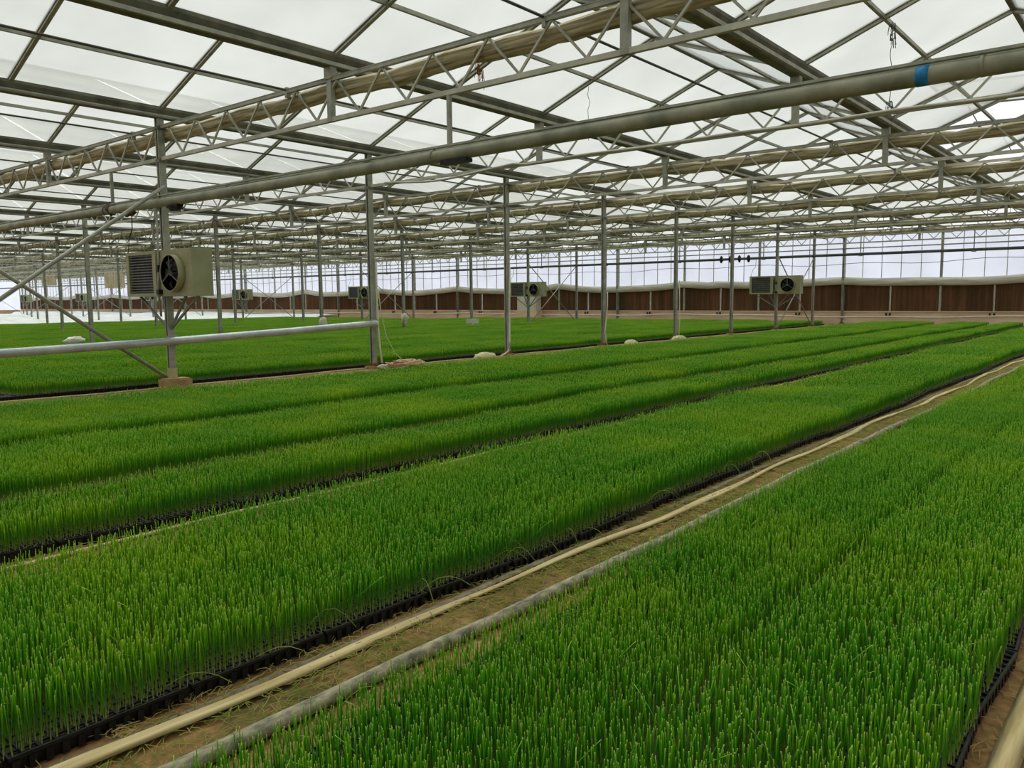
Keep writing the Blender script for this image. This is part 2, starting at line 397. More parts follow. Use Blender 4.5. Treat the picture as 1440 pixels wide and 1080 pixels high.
# ------------------------------------------------------------------ fan heaters hung on columns
def heater(x, y, lab):
    r_ = empty('fan_heater', (x, y, 1.38), label=lab, cat='fan heater', group='fan heaters')
    # fan box (toward smaller Y), open front at -X
    W0, W1, XA, XC, H = -.93, -.04, -.12, .2, .68
    m_ = MB()
    m_.box(XA, XC, W0, W1, 0, .02); m_.box(XA, XC, W0, W1, H-.02, H); m_.box(XA, XC, W0, W0+.02, .02, H-.02); m_.box(XA, XC, W1-.02, W1, .02, H-.02); m_.box(XC-.02, XC, W0+.02, W1-.02, .02, H-.02)
    # front plate with a round hole
    cy, cz, R = (W0+W1)/2, H/2-.01, .255; K = 32; n0 = len(m_.v); rect = []
    for t in range(K):
        a = 2*math.pi*t/K; c_, s_ = math.cos(a), math.sin(a); q = min(((W1-W0)/2)/max(abs(c_), 1e-6), (.34)/max(abs(s_), 1e-6))
        m_.v.append((XA-.001, cy+R*c_, cz+R*s_)); m_.v.append((XA-.001, cy+q*c_, H/2+q*s_))
    for t in range(K):
        a, b2 = n0+2*t, n0+2*((t+1) % K); m_.f.append((a, a+1, b2+1, b2))
    fb = m_.obj('fan_housing', heater_m, r_)
    m_ = MB(); K = 28; n0 = 0
    for (xx, rr_) in ((XA-.11, R+.012), (XA+.02, R+.012), (XA+.02, R), (XA-.11, R)):
        for t in range(K):
            a = 2*math.pi*t/K; m_.v.append((xx, cy+rr_*math.cos(a), cz+rr_*math.sin(a)))
    for q in range(4):
        for t in range(K): m_.f.append((q*K+t, q*K+(t+1) % K, ((q+1) % 4)*K+(t+1) % K, ((q+1) % 4)*K+t))
    m_.obj('shroud', heater_m, fb, True)
    m_ = MB(); K = 28
    for xx in (XA-.1, XA+.1):
        for t in range(K): a = 2*math.pi*t/K; m_.v.append((xx, cy+(R-.002)*math.cos(a), cz+(R-.002)*math.sin(a)))
    for t in range(K): m_.f.append((t, (t+1) % K, K+(t+1) % K, K+t))
    m_.obj('shroud_inner_shade', black_m, fb, True)  # added inner tube, coloured black for the shade inside the shroud
    m_ = MB(); m_.box(XA+.1, XA+.12, cy-.3, cy+.3, .03, H-.03); m_.obj('coil_plate', black_m, fb)
    m_ = MB(); 
    for t in range(5):
        a = 2*math.pi*t/5; n0 = len(m_.v)
        for rr_, tw, wd in ((.04, .5, .25), (.14, .35, .38), (.225, .25, .42)):
            for e in (-1, 1):
                aa = a+e*wd; m_.v.append((XA-.06+e*.03*tw*2, cy+rr_*math.cos(aa), cz+rr_*math.sin(aa)))
        m_.f += [(n0, n0+1, n0+3, n0+2), (n0+2, n0+3, n0+5, n0+4)]
    m_.obj('fan_blades', black_m, fb)
    m_ = MB(); m_.tube([(XA-.09, cy, cz), (XA+.1, cy, cz)], .04, 12); m_.obj('fan_hub', grille_m, fb)
    m_ = MB()   # motor bars
    for a in (math.pi/2, math.pi*7/6, -math.pi/6): m_.bar((XA-.1, cy, cz), (XA-.1, cy+R*math.cos(a), cz+R*math.sin(a)), .012, .012)
    m_.obj('guard_bar', grille_m, fb)
    # louvre box (toward larger Y)
    L0, L1 = .1, 1.02; XL0, XL1 = -.12, .22
    m_ = MB(); m_.box(XL0, XL1, L0, L1, 0, .05); m_.box(XL0, XL1, L0, L1, H-.05, H); m_.box(XL0, XL1, L0, L0+.1, .05, H-.05); m_.box(XL0, XL1, L1-.08, L1, .05, H-.05); m_.box(XL1-.02, XL1, L0+.1, L1-.08, .05, H-.05)
    lb = m_.obj('louvre_housing', heater_m, r_)
    m_ = MB()
    for k in range(14): z = .07+k*(H-.14)/13; m_.box(XL0+.015, XL0+.05, L0+.1, L1-.08, z-.006, z+.012)
    m_.obj('louvre', grille_m, lb)
    m_ = MB(); m_.box(XL0+.06, XL0+.07, L0+.1, L1-.08, .05, H-.05); m_.obj('coil', black_m, lb)
    m_ = MB(); m_.box(XC-.1, XC-.02, W1, L0, .04, H-.05); m_.obj('duct', heater_m, r_)
    for (ax, ay) in ((0, -.86), (.05, -.45), (0, .85), (.1, .3)):
        MB().bar((ax*.8, ay, 0), (0, .02 if ay > 0 else -.02, -.5), .03, .03).obj('support_strut', steel_dark, r_)
    m_ = MB(); m_.tube([(-.14, -.05, 1.36), (-.14, -.04, .5), (-.15, 0, .1), (-.1, .05, -.3)], .016, 6); m_.obj('feed_pipe', steel, r_, True)
    m_ = MB(); m_.box(-.18, -.11, -.08, -.0, .03, .1); m_.box(-.17, -.12, -.06, -.01, .36, .46); m_.obj('valve', dark_m, r_)
    m_ = MB(); m_.tube([(-.1, .98, H), (-.1, .9, H+.25), (-.1, .8, H+.35), (-.1, .78, 1.35)], .008, 5); m_.obj('cable', dark_m, r_)
heater(X0, Y0, 'large beige fan heater with louvre box hung on the nearest left column')
heater(GX(6), GY(0), 'fan heater on the near column line at right, before the brown pads')
heater(GX(6), GY(3), 'fan heater in the middle of the picture, above a white wall box')
heater(GX(6), GY(6), 'small fan heater seen just left of the second near column')
heater(GX(6), GY(9), 'small distant fan heater just right of the large beige heater')
for j in (12, 15, 18): heater(GX(6), GY(j), {12: 'tiny far fan heater hidden behind the large beige heater', 15: 'tiny far fan heater left of the large beige heater', 18: 'tiny far fan heater at the left edge behind the brace tubes'}[j])

# ------------------------------------------------------------------ far wall (X = XW)
wb = MB(); wb.box(XW, XW+.25, YN, YF, -.05, .58); wb.box(XW-.06, XW+.25, YN, YF, .56, .60); wb.box(XW-.1, XW, YN, YF, -.05, .2)
wallb = tag(wb.obj('wall_far', wallbase_m), kind='structure')
ngr = MB(); 
pd = MB()
K = 40
for k in range(K):   # pleated face
    y0_, y1_ = k*1.95/K, (k+1)*1.95/K; n0 = len(pd.v)
    ym = (y0_+y1_)/2
    pd.v += [(0, y0_, 0), (-.02, ym, 0), (0, y0_, 1.3), (-.02, ym, 1.3), (0, y1_, 0), (0, y1_, 1.3)]
    pd.f += [(n0, n0+1, n0+3, n0+2), (n0+1, n0+4, n0+5, n0+3)]
pdm = pd.mesh('cooling_pad', pad_m)
divm = MB().box(-.05, .02, -.02, .02, 0, 1.3).mesh('pad_divider', steel_light)
y = GY(JN); yy = GY(-3)
k = 0
while yy < YF-1.9:
    link('cooling_pad', pdm, wallb, (XW+.05, yy+.02, .6)); link('pad_divider', divm, wallb, (XW+.02, yy, .6)); yy += G/2; k += 1
# translucent panels with their bars
pw = (G/5)
pnm = MB().box(0, .01, .01, pw-.01, 1.9, ZG+.12).mesh('wall_panel', wall_film)
mlm = MB().box(-.03, .01, -.012, .012, 1.9, ZG+.1).mesh('mullion', steel_light)
for q in range(0, int((YF-GY(-3))/pw)):
    link('wall_panel', pnm, wallb, (XW+.06, GY(-3)+q*pw, 0)); link('mullion', mlm, wallb, (XW+.05, GY(-3)+q*pw, 0))
wp = MB()
for q in range(-3, 25): wp.box(XW-.02, XW+.06, GY(q)-.05, GY(q)+.05, .6, ZG)
for zz in (3.4, 3.95): wp.box(XW-.0, XW+.05, GY(-3), YF, zz-.025, zz+.025)
wp.obj('wall_rail', steel, wallb)
# gable ends
ge = MB(); gb = MB()
for jj in range(JN+1, JF+1):
    for xx in (XW+.08, XB):
        n0 = len(ge.v); ge.v += [(xx, GY(jj-1), ZGT-.02), (xx, GY(jj), ZGT-.02), (xx, GY(jj)-G/2, ZGT-.02+RISE)]; ge.f.append((n0, n0+1, n0+2))
    for q in range(1, 5):
        y = GY(jj-1)+q*pw; gb.box(XW+.02, XW+.06, y-.012, y+.012, ZG, zr(jj, y))
ge.obj('gable_panel', wall_film, wallb); gb.obj('gable_bar', steel, wallb)
# other walls: milky panels
def panelwall(name, x0, x1, y0, y1):
    m_ = MB(); m_.box(x0, x1, y0, y1, .5, ZGT); w_ = tag(m_.obj(name, wall_film), kind='structure')
    m_ = MB(); m_.box(x0-.02, x1+.02, y0-.02, y1+.02, -.05, .5); m_.obj('base_wall', wallbase_m, w_)
panelwall('wall_left', XB, XW, YF+.1, YF+.12); panelwall('wall_right', XB, XW, YN-.02, YN-.0); panelwall('wall_back', XB-.02, XB, YN, YF)

# rolled curtain sagging over the pads
def sag(y):
    t = ((y-GY(0)) / (2*G)) % 1; a = .12 if y < 18 else .24
    return -a*(1-(2*t-1)**2)-.02*math.sin(y*1.3)
m_ = MB(); pts = [(XW-.07, GY(-3)+q*.5, 1.92+sag(GY(-3)+q*.5)) for q in range(int((YF-GY(-3))/.5))]
m_.sweep(pts, [(-.07, -.09), (.0, -.13), (.07, -.09), (.08, .06), (.06, .2), (-.02, .22), (-.08, .06)])
tag(m_.obj('rolled_curtain', curtain_m, None, True), 'long pale rolled curtain sagging along the top of the brown pads', 'curtain')
m_ = MB(); pts = [(XW-.18, GY(-3)+q*.5, .36+.035*math.sin(q*.21)+.02*math.sin(q*.63+1)) for q in range(int((YF-GY(-3))/.5))]
m_.tube(pts, .035, 8); tag(m_.obj('water_pipe', white_m, None, True), 'wavy white water pipe along the base of the far wall', 'pipe')
for q in range(10):
    y = GY(-2)+1.9+q*G
    r_ = MB(); r_.box(XW-.16, XW-.1, y, y+.07, .42, .52); r_.box(XW-.16, XW-.1, y+.16, y+.22, .40, .52); r_.tube([(XW-.14, y+.03, .44), (XW-.16, y+.08, .36)], .015, 6); r_.tube([(XW-.14, y+.19, .44), (XW-.16, y+.15, .36)], .015, 6)
    tag(r_.obj('pipe_valve', dark_m), 'small pair of black valves above the white wall pipe', 'valve', 'valves along the wall pipe')
MB_ = MB(); pts = [(XW-.12, GY(-3)+q*.7, 2.72+.05*math.sin(q*.9)+.03*math.sin(q*.31)) for q in range(130)]
MB_.tube(pts, .012, 5); tag(MB_.obj('cable', dark_m), 'thin dark cable looping along the pale upper far wall', 'cable')
# dark supply pipe in front of the wall
r_ = empty('supply_pipe', (GX(7)-.2, 0, 2.93), label='long dark straight pipe crossing in front of the pale far wall', cat='pipe')
MB().tube([(0, GY(-3), 0), (0, YF, 0)], .055, 8).obj('pipe', simple('dark_pipe', (72, 78, 76), (96, 100, 98), 3, .5), r_, True)
hg = MB(); hg.box(-.015, .015, -.015, .015, 0, .75); hg.box(-.05, .05, -.07, .07, -.08, -.03); hgm = hg.mesh('hanger', steel_dark)
for q in range(-2, 12): link('hanger', hgm, r_, (0, GY(q)-1.9, 0))
for q in range(4): MB().blob((0, 14.5+.42*q, 0), .09, .08, .16, 8, 5, .1, q).obj('valve', dark_m, r_)
# white box standing at the wall
m_ = MB(); m_.box(XW-.62, XW-.12, 28.9, 30.3, .6, 1.42); r_ = tag(m_.obj('wall_box', white_m), 'white cabinet against the far wall under the middle heater', 'cabinet')
MB().box(XW-.64, XW-.62, 29.0, 29.58, .66, 1.36).obj('door', white_m, r_); MB().box(XW-.64, XW-.62, 29.62, 30.2, .66, 1.36).obj('door', white_m, r_)
MB().box(XW-.7, XW-.1, 28.8, 30.4, 0, .6).obj('plinth', wallbase_m, r_)
# hanging cloths far left
for (x_, y_, w_, z0, z1, lab) in ((30.2, 78, 3.2, 2.9, 4.0, 'beige cloth hanging high at the far left, the left one of two'), (30.2, 65.5, 3.6, 2.5, 3.8, 'beige cloth hanging far off just left of the large heater')):
    m_ = MB(); pts = [(x_+.08*math.sin(q*1.1), y_+w_*q/24-w_/2, z1-.08) for q in range(25)]
    m_.sweep(pts, [(-.01, 0), (.01, 0), (.01, -(z1-z0)), (-.01, -(z1-z0))]); tag(m_.obj('hanging_cloth', cloth_m), lab, 'cloth')

# ------------------------------------------------------------------ pipes near the camera
r_ = empty('overhead_pipe', (X0-.13, 0, 2.745), label='thick grey-green pipe crossing the whole view under the nearest truss', cat='pipe')
MB().tube([(0, y_, .012*math.sin(y_*.5)) for y_ in np.arange(-4, 60, 1.)], .064, 14).obj('pipe', pipe_m, r_, True)
MB().box(-.022, .022, -4, 60, .085, .105).obj('rail', steel, r_)
for y_ in (1.05, 5.98, 13.3, 21): 
    MB().tube([(0, y_-.012, .01), (0, y_+.012, .01)], .07, 14).obj('coupling', dark_m if y_ > 10 else pipe_m, r_, True)
MB().tube([(0, 1.36, .0085), (0, 1.44, .0085)], .0665, 14).obj('blue_tape', blue_m, r_, True)
MB().box(-.05, .05, 5.5, 5.85, -.095, -.055).obj('bracket', black_m, r_)
m_ = MB(); m_.blob((.02, 11.2, -.09), .07, .22, .05, 10, 6, .25, 3); m_.obj('tape_wrap', black_m, r_)
m_ = MB(); m_.blob((0, 13.15, .02), .09, .1, .1, 10, 6, .25, 5); m_.blob((0, 12.6, -.07), .08, .2, .06, 10, 6, .3, 5); m_.obj('clamp', simple('dirty_clamp', (58, 50, 42), (112, 92, 70), 30, .8), r_)
for y_ in (-2.1, 5.88, 13.35, 21.9, 30): MB().box(.11, .15, y_-.02, y_+.02, .08, BOT-2.745).obj('hanger', steel, r_)
# low bright pipe along the near column line, ending at the second column
r_ = empty('low_pipe', (0, Y0-.13, 0), label='bright low pipe running from the left edge to the second column', cat='pipe')
pts = [(x_, 0, .6+.045*(x_-3)*.45+(.10*max(0, x_-5)/5.3)) for x_ in np.arange(-4, 10.3, .5)] ; 
pts[-1] = (10.12, 0, .92)
def lowz(x_): return np.interp(x_, [-4, 3.85, 6.13, 8.2, 10.2], [.60, .66, .71, .78, .86])
pts = [(x_, 0, float(lowz(x_))) for x_ in np.linspace(-4, 10.16, 40)]
MB().tube(pts, .058, 14).obj('pipe', pipe_alu, r_, True)
MB().tube([(10.15, 0, .86), (10.2, 0, .86)], .05, 12).obj('end_cap', white_m, r_, True)
for x_ in (GX(0), GX(1)-.03): MB().box(x_-.07, x_+.07, .02, .1, float(lowz(x_))-.075, float(lowz(x_))+.075).obj('pipe_clamp', steel, r_)
# thin hose draped along the second truss
m_ = MB(); pts = [(GX(1)-.06, y_, (BOT+.02 if y_ < 8.1 else BOT+.06-.10*math.sin((y_-8.1)*.9))+.01*math.sin(y_*3)) for y_ in np.arange(-3, 11.5, .25)]
m_.tube(pts, .02, 6); tag(m_.obj('draped_hose', steel_light, None, True), 'pale thin hose tied along the second truss', 'hose')
for (xx, yy, z0, z1, kk) in ((GX(1), 2.70, 3.4, 4.4, 0), (7.3, 4.9, 2.95, 3.5, 1), (6.25, 5.5, 3.4, 3.75, 2)):
    m_ = MB()
    if kk == 1: m_.tube([(xx+.01*math.sin(q*1.9), yy+.012*math.sin(q*1.1), z1-(z1-z0)*q/14) for q in range(15)], .003, 4)
    else:
        m_.tube([(xx+.01*math.sin(q*1.9), yy+.012*math.sin(q*1.1), z1-(z1-z0)*q/20) for q in range(21)], .004, 4)
        rr = random.Random(kk)
        for q in range(26):
            z = rr.uniform(z0, z1) if kk else (rr.uniform(z1-.28, z1) if q < 18 else rr.uniform(z0, z0+.15)); a = rr.uniform(0, 6.28); l_ = rr.uniform(.03, .08)
            m_.tube([(xx, yy, z), (xx+.4*l_*math.cos(a), yy+.6*l_*math.sin(a), z+l_*.5), (xx+l_*.6*math.cos(a), yy+l_*.8*math.sin(a), z-l_)], .0045, 4)
    tag(m_.obj('dangling_twine', (rust_m if kk == 2 else rod_m)), ['dry plant strand hanging over the thick pipe at upper right', 'loose wire hanging below the nearest truss at top centre', 'rusty brown twine tangled on the nearest truss'][kk], 'twine')

# ------------------------------------------------------------------ items at the column feet
def rope_pile(name, c, r, nloop, mat, seed, lab, cat, h=.07):
    rr = random.Random(seed); m_ = MB()
    for q in range(nloop):
        R_ = r*rr.uniform(.35, 1); a0 = rr.uniform(0, 6.28); zz = rr.uniform(.02, h); ox, oy = rr.uniform(-.3, .3)*r, rr.uniform(-.15, .15)*r
        m_.tube([(c[0]+ox+R_*math.cos(a0+t*.45), c[1]+oy+.5*R_*math.sin(a0+t*.45), zz+.015*math.sin(t*1.3)) for t in range(14)], .013, 5)
    return tag(m_.obj(name, mat, None, True), lab, cat)
rope_pile('cord_pile', (10.6, 11.25, 0), .42, 26, pink_m, 2, 'tangled pinkish cord pile at the foot of the second column', 'cord', .16)
rope_pile('cord_pile', (10.25, 11.42, 0), .2, 6, rope_m, 5, 'loose white rope loops around the second column base', 'rope', .08)
for (cx, cy, s_, lab) in ((12.9, 11.3, .34, 'low pale heap of netting between the second and third columns'), (18.9, 11.3, .24, 'small pale heap right of the fourth column foot'), (21.6, 11.3, .34, 'pale crumpled heap at the foot of the fifth column')):
    m_ = MB(); m_.blob((cx, cy, .05), s_, .16, .12, 16, 8, .14, int(cx)); tag(m_.obj('netting_heap', simple('heap_net', (176, 172, 120), (212, 206, 164), 20, .95), None, True), lab, 'heap')
def hose_down(x_, y_, pts, lab, mat=white_m, r=.014):
    m_ = MB(); m_.tube([(x_+a, y_+b2, c_) for a, b2, c_ in pts], r, 6); tag(m_.obj('hanging_hose', mat, None, True), lab, 'hose')
hose_down(GX(1), Y0, [(.06, -.07, 2.0), (.06, -.07, 1.4), (.06, -.08, .8), (.08, -.1, .4), (.1, -.12, .1)], 'white hose hanging down the second column', white_m, .02)
hose_down(GX(1), Y0, [(.1, -.06, 1.5), (.14, -.1, 1.0), (.2, -.15, .6), (.36, -.2, .28), (.6, -.28, .06)], 'thin pale green hose curving out from the second column', simple('pale_green', (170, 196, 130), (190, 210, 150), 10, .6), .01)
hose_down(GX(2), Y0, [(.02, -.07, 2.0), (-.02, -.08, 1.3), (-.03, -.09, .8), (-.08, -.12, .35), (-.22, -.2, .12), (-.6, -.3, .03)], 'white hose sweeping down the third column', white_m, .022)
hose_down(GX(3), Y0, [(.08, -.07, 1.45), (.06, -.08, 1.1), (-.0, -.08, .7), (-.05, -.08, .4), (.02, -.1, .05)], 'white hose tied to the fourth column', white_m, .018)
hose_down(GX(4), Y0, [(.1, -.07, 1.8), (.12, -.07, 1.2), (.12, -.08, .6), (.05, -.1, .05)], 'white hose running down the fifth column', white_m, .018)
hose_down(GX(0), GY(3), [(-.1, -.1, 1.1), (-.14, -.1, .6), (-.3, -.2, .25)], 'two-strand pale hose by the left-most second-line column', white_m, .014)
for (i, z) in ((4, .55), (3, .5)):
    m_ = MB(); m_.blob((GX(i), GY(3)-.05, z), .16, .13, .2, 10, 7, .22, i); m_.tube([(GX(i)-.05, GY(3)-.1, z), (GX(i)-.02, GY(3)-.1, .25)], .04, 6)
    tag(m_.obj('tied_bundle', rope_m, None, True), 'pale cloth bundle tied to the second-line column, %s' % ('right one' if i == 4 else 'left one'), 'bundle')
m_ = MB(); m_.bar((25.0, 22.9, .38), (25.45, 22.6, .38), .03, .2); m_.box(25.2, 25.24, 22.72, 22.76, 0, .3); tag(m_.obj('marker_board', white_m), 'small white marker board in the far seedlings left of centre', 'sign')
m_ = MB(); m_.blob((9.3, 22.6, .28), .3, .15, .12, 10, 6, .25, 9); tag(m_.obj('white_bag', white_m, None, True), 'small white bag lying behind the low pipe at left', 'bag')

# white sheet over the ground far left
nx, ny = 90, 60; m_ = MB()
def sh(x_, y_):
    return .12+.05*math.sin(x_*1.1+.35*y_)+.05*math.sin(x_*.43-y_*.22)+.05*math.sin(.9*(x_+y_))*math.sin(.5*x_)
for a in range(nx+1):
    for b2 in range(ny+1):
        x_ = -2+39.9*a/nx; y_ = 47.75+56.8*b2/ny; z = sh(x_, y_)
        if b2 == 0: z = .02
        if x_ > 36.5: z += .2
        m_.v.append((x_, y_, z))
for a in range(nx):
    for b2 in range(ny): q = a*(ny+1)+b2; m_.f.append((q, q+ny+1, q+ny+2, q+1))
tag(m_.obj('ground_sheet', sheet_m, None, True), 'wide crumpled white sheet covering the ground beyond the far seedlings', 'sheet')

# ------------------------------------------------------------------ trays
def wob(x_, k=0): return .022*math.sin(1.1*x_+k)+.014*math.sin(2.7*x_+2.1*k)+.008*math.sin(6.1*x_+k)
TL, TW, TH = .54, .28, .055
def tray_mesh():
    m_ = MB(); a, b2 = TL-.012, TW-.006
    # tapered side walls with a turned rim
    n0 = 0
    rings = [(.02, 0), (.006, TH-.012), (0, TH-.010), (0, TH), (.008, TH), (.012, TH-.012)]
    for ins, z in rings: m_.v += [(ins, ins, z), (a-ins, ins, z), (a-ins, b2-ins, z), (ins, b2-ins, z)]
    for q in range(len(rings)-1):
        for t in range(4): m_.f.append((q*4+t, q*4+(t+1) % 4, (q+1)*4+(t+1) % 4, (q+1)*4+t))
    q = (len(rings)-1)*4; m_.f.append((q, q+1, q+2, q+3))
    for t in range(1, 12): m_.box(t*a/12-.004, t*a/12+.004, .01, b2-.01, TH-.014, TH-.003)
    for t in range(1, 6): m_.box(.01, a-.01, t*b2/6-.004, t*b2/6+.004, TH-.014, TH-.0035)
    for t in range(12): m_.box(t*a/12+.01, t*a/12+.03, .003, .012, .004, TH-.014)
    return m_.mesh('seedling_tray', dark_m)
TM = tray_mesh()
def tray_row(yedge, k, x0, x1, lab, grp, flip=False, firstx=None, where='', frm=''):
    x_ = x0; cnt = 0
    while x_ < x1:
        o = link('seedling_tray', TM, None, (x_, yedge+wob(x_, k)+(-TW if flip else 0), .001+random.uniform(0, .003)))
        o.rotation_euler = (0, 0, math.atan(wob(x_+TL, k)/TL-wob(x_, k)/TL)+random.uniform(-.012, .012)); tag(o, lab, 'seed tray', grp)
        if firstx is not None and x_ >= firstx and cnt < 12: o['label'] = '%s black tray %s from the %s' % (ORD[cnt], where, frm); cnt += 1
        x_ += TL+random.uniform(-.002, .006)
XE = 36.6
tray_row(2.40, 1, .2, XE, 'black plastic tray in the row edging the path, left of the beige tape', 'trays left of the path', False, .7, 'left of the dirt path', 'bottom edge')
tray_row(4.46, 2, .6, XE, 'black plastic tray in the row edging the narrow second gap', 'trays at the second gap', False, 1.3, 'along the second gap', 'left edge')
tray_row(1.84, 3, .2, 24, 'black plastic tray mostly hidden behind the grey hose', 'trays right of the path', True)
tray_row(.36, 4, 1.6, 6, 'black plastic tray at the lower right corner of the picture', 'trays at the right corner')
tray_row(11.98, 5, 3.0, XE, 'black plastic tray behind the near line of columns', 'trays behind the near columns')

# ------------------------------------------------------------------ seedlings
def patch(npx, npy, blades, r0, seed):
    """one tray-sized clump of blades, returned as numpy arrays"""
    g = np.random.default_rng(seed); V = []; Fc = []; H = []; Rn = []
    levels = np.array([0, .14, .4, .72, .93, 1.0])
    for a in range(npx):
        for b2 in range(npy):
            for q in range(blades):
                if g.random() < .04: continue
                x_ = (a+.5)/npx*TL-TL/2+g.normal(0, .005); y_ = (b2+.5)/npy*TW-TW/2+g.normal(0, .005)
                h = .178*g.uniform(.72, 1.10); ang = g.uniform(0, 6.28); lean = abs(g.normal(0, .07)); bend = g.normal(0, .05)
                if g.random() < .012: lean = g.uniform(.3, .7); bend = .5; h *= 1.05
                r = r0*g.uniform(.8, 1.2); a0 = g.uniform(0, 2.1); n0 = len(V); rn = g.random()
                for L in levels:
                    off = h*(lean*L+bend*L*L); cx, cy, cz = x_+math.cos(ang)*off, y_+math.sin(ang)*off, h*L*(1-.3*lean*L)
                    rr = r*(1.0 if L < .95 else .8)
                    for t in range(3):
                        V.append((cx+rr*math.cos(a0+t*2.094), cy+rr*math.sin(a0+t*2.094), cz)); H.append(L); Rn.append(rn)
                for L in range(len(levels)-1):
                    for t in range(3): t2 = (t+1) % 3; Fc.append((n0+L*3+t, n0+L*3+t2, n0+L*3+3+t2, n0+L*3+3+t))
                e = n0+(len(levels)-1)*3; Fc.append((e, e+1, e+2))
    return V, Fc, H, Rn
P_NEAR = patch(22, 12, 2, .0016, 1); P_FAR = patch(11, 6, 2, .0034, 2)
def gn_tree():
    t = bpy.data.node_groups.new('seedling_scatter', 'GeometryNodeTree')
    t.interface.new_socket('Geometry', in_out='INPUT', socket_type='NodeSocketGeometry'); t.interface.new_socket('Geometry', in_out='OUTPUT', socket_type='NodeSocketGeometry')
    N = t.nodes.new; L = t.links.new
    gi, go = N('NodeGroupInput'), N('NodeGroupOutput')
    at = N('GeometryNodeInputNamedAttribute'); at.data_type = 'FLOAT'; at.inputs[0].default_value = 'ispt'
    cp = N('FunctionNodeCompare'); cp.data_type = 'FLOAT'; cp.operation = 'GREATER_THAN'; L(at.outputs[0], cp.inputs[0]); cp.inputs[1].default_value = .5
    sp = N('GeometryNodeSeparateGeometry'); sp.domain = 'POINT'; L(gi.outputs[0], sp.inputs[0]); L(cp.outputs[0], sp.inputs[1])
    ip = N('GeometryNodeInstanceOnPoints'); L(sp.outputs[0], ip.inputs['Points']); L(sp.outputs[1], ip.inputs['Instance'])
    r = N('GeometryNodeInputNamedAttribute'); r.data_type = 'FLOAT_VECTOR'; r.inputs[0].default_value = 'prot'
    sc_ = N('GeometryNodeInputNamedAttribute'); sc_.data_type = 'FLOAT_VECTOR'; sc_.inputs[0].default_value = 'pscl'
    L(r.outputs[0], ip.inputs['Rotation']); L(sc_.outputs[0], ip.inputs['Scale']); L(ip.outputs[0], go.inputs[0]); return t
GN = gn_tree()
def hfield(x_, y_): return 1+.05*math.sin(x_*1.3+y_*.7)+.05*math.sin(x_*.5-y_*1.9)+.03*math.sin(3*x_+1.7*y_)
def seedlings(name, P, pts, lab, origin):
    V, Fc, H, Rn = P; nv = len(V); npn = len(pts); ox, oy = origin
    me = bpy.data.meshes.new(name)
    me.from_pydata([*V, *[(p[0]-ox, p[1]-oy, p[2]) for p in pts]], [], Fc)
    def A(nm, tp, arr):
        a = me.attributes.new(nm, tp, 'POINT'); a.data.foreach_set('vector' if tp == 'FLOAT_VECTOR' else 'value', np.asarray(arr, np.float32).ravel())
    A('hh', 'FLOAT', H+[0]*npn); A('rnd', 'FLOAT', Rn+[0]*npn); A('ispt', 'FLOAT', [0]*nv+[1]*npn)
    A('prot', 'FLOAT_VECTOR', [(0, 0, 0)]*nv+[p[3] for p in pts]); A('pscl', 'FLOAT_VECTOR', [(1, 1, 1)]*nv+[p[4] for p in pts])
    me.materials.append(blade_m)
    o = link(name, me, None, (ox, oy, 0)); md = o.modifiers.new('scatter', 'NODES'); md.node_group = GN
    return o
def bed(y0, y1, x0, x1, lab, grp=None, kf=0, kb=0, far=False, thin=False):
    rows = max(1, round((y1-y0)/TW)); pw_ = (y1-y0)/rows; near, fr = [], []
    nxx = int((x1-x0)/TL)
    for a in range(nxx):
        for b2 in range(rows):
            t = (b2+.5)/rows; x_ = x0+(a+.5)*TL; y_ = y0+t*(y1-y0)+wob(x_, kf)*(1-t)*(kf > 0)+wob(x_, kb)*t*(kb > 0)
            edge = (b2 == 0 or b2 == rows-1)
            sz = hfield(x_, y_)*random.uniform(.95, 1.05)*(.97 if edge else 1)
            rot = (0, 0, random.choice((0, math.pi))+random.uniform(-.03, .03)); sx = random.choice((-1, 1))
            p = (x_, y_, TH-.008, rot, (sx*1.02, pw_/TW*(1 if not edge else .95), sz))
            (fr if (far or math.hypot(x_, y_) > 10.5) else near).append(p)
    r_ = empty('seedling_bed', ((x0+x1)/2, (y0+y1)/2, 0), label=lab, cat='seedlings', group=grp)
    ox, oy = (x0+x1)/2, (y0+y1)/2
    for P, pts, nm in ((P_NEAR, near, 'near_seedlings'), (P_FAR, fr, 'far_seedlings')):
        if pts:
            o = seedlings(nm, P, pts, lab, (ox, oy)); o.parent = r_; o.location = (0, 0, 0); o['kind'] = 'stuff'
    # compost-filled trays under the plants
    m_ = MB()
    for a in range(nxx):
        xa = x0+a*TL; 
        for b2 in range(rows if not far else 1):
            ya = y0+b2*pw_; yb = ya+pw_ if not far else y1
            wa = wob(xa, kf or kb) if (kf or kb) else 0
            if b2 == 0 and kf: ya += .015
            m_.box(xa-ox, xa+TL-.008-ox, ya+wa+.004-oy, yb+wa-.004-oy, .004, TH-.008)
    o = m_.obj('tray_field', traysoil_m if not far else traysoil_m, r_); o['kind'] = 'stuff'
bed(.365, 1.06, 1.0, XE, 'right-hand strip of seedlings at the lower right of the picture', 'beds', 4, 0)
bed(1.08, 1.79, .0, XE, 'seedlings along the right side of the dirt path, behind the grey hose', 'beds', 0, 3)
bed(2.41, 3.88, -.6, XE, 'lush green bed between the dirt path and the second narrow gap', 'beds', 1, 0)
bed(4.475, 5.16, .3, XE, 'narrow bed just beyond the second gap, before the first dark seam', 'beds', 2, 0)
bed(5.62, 6.98, .9, XE, 'bed between the two long dark seams', 'beds')
bed(7.52, 9.95, 1.2, XE, 'wide bed in front of the near line of columns', 'beds')
fb_ = []
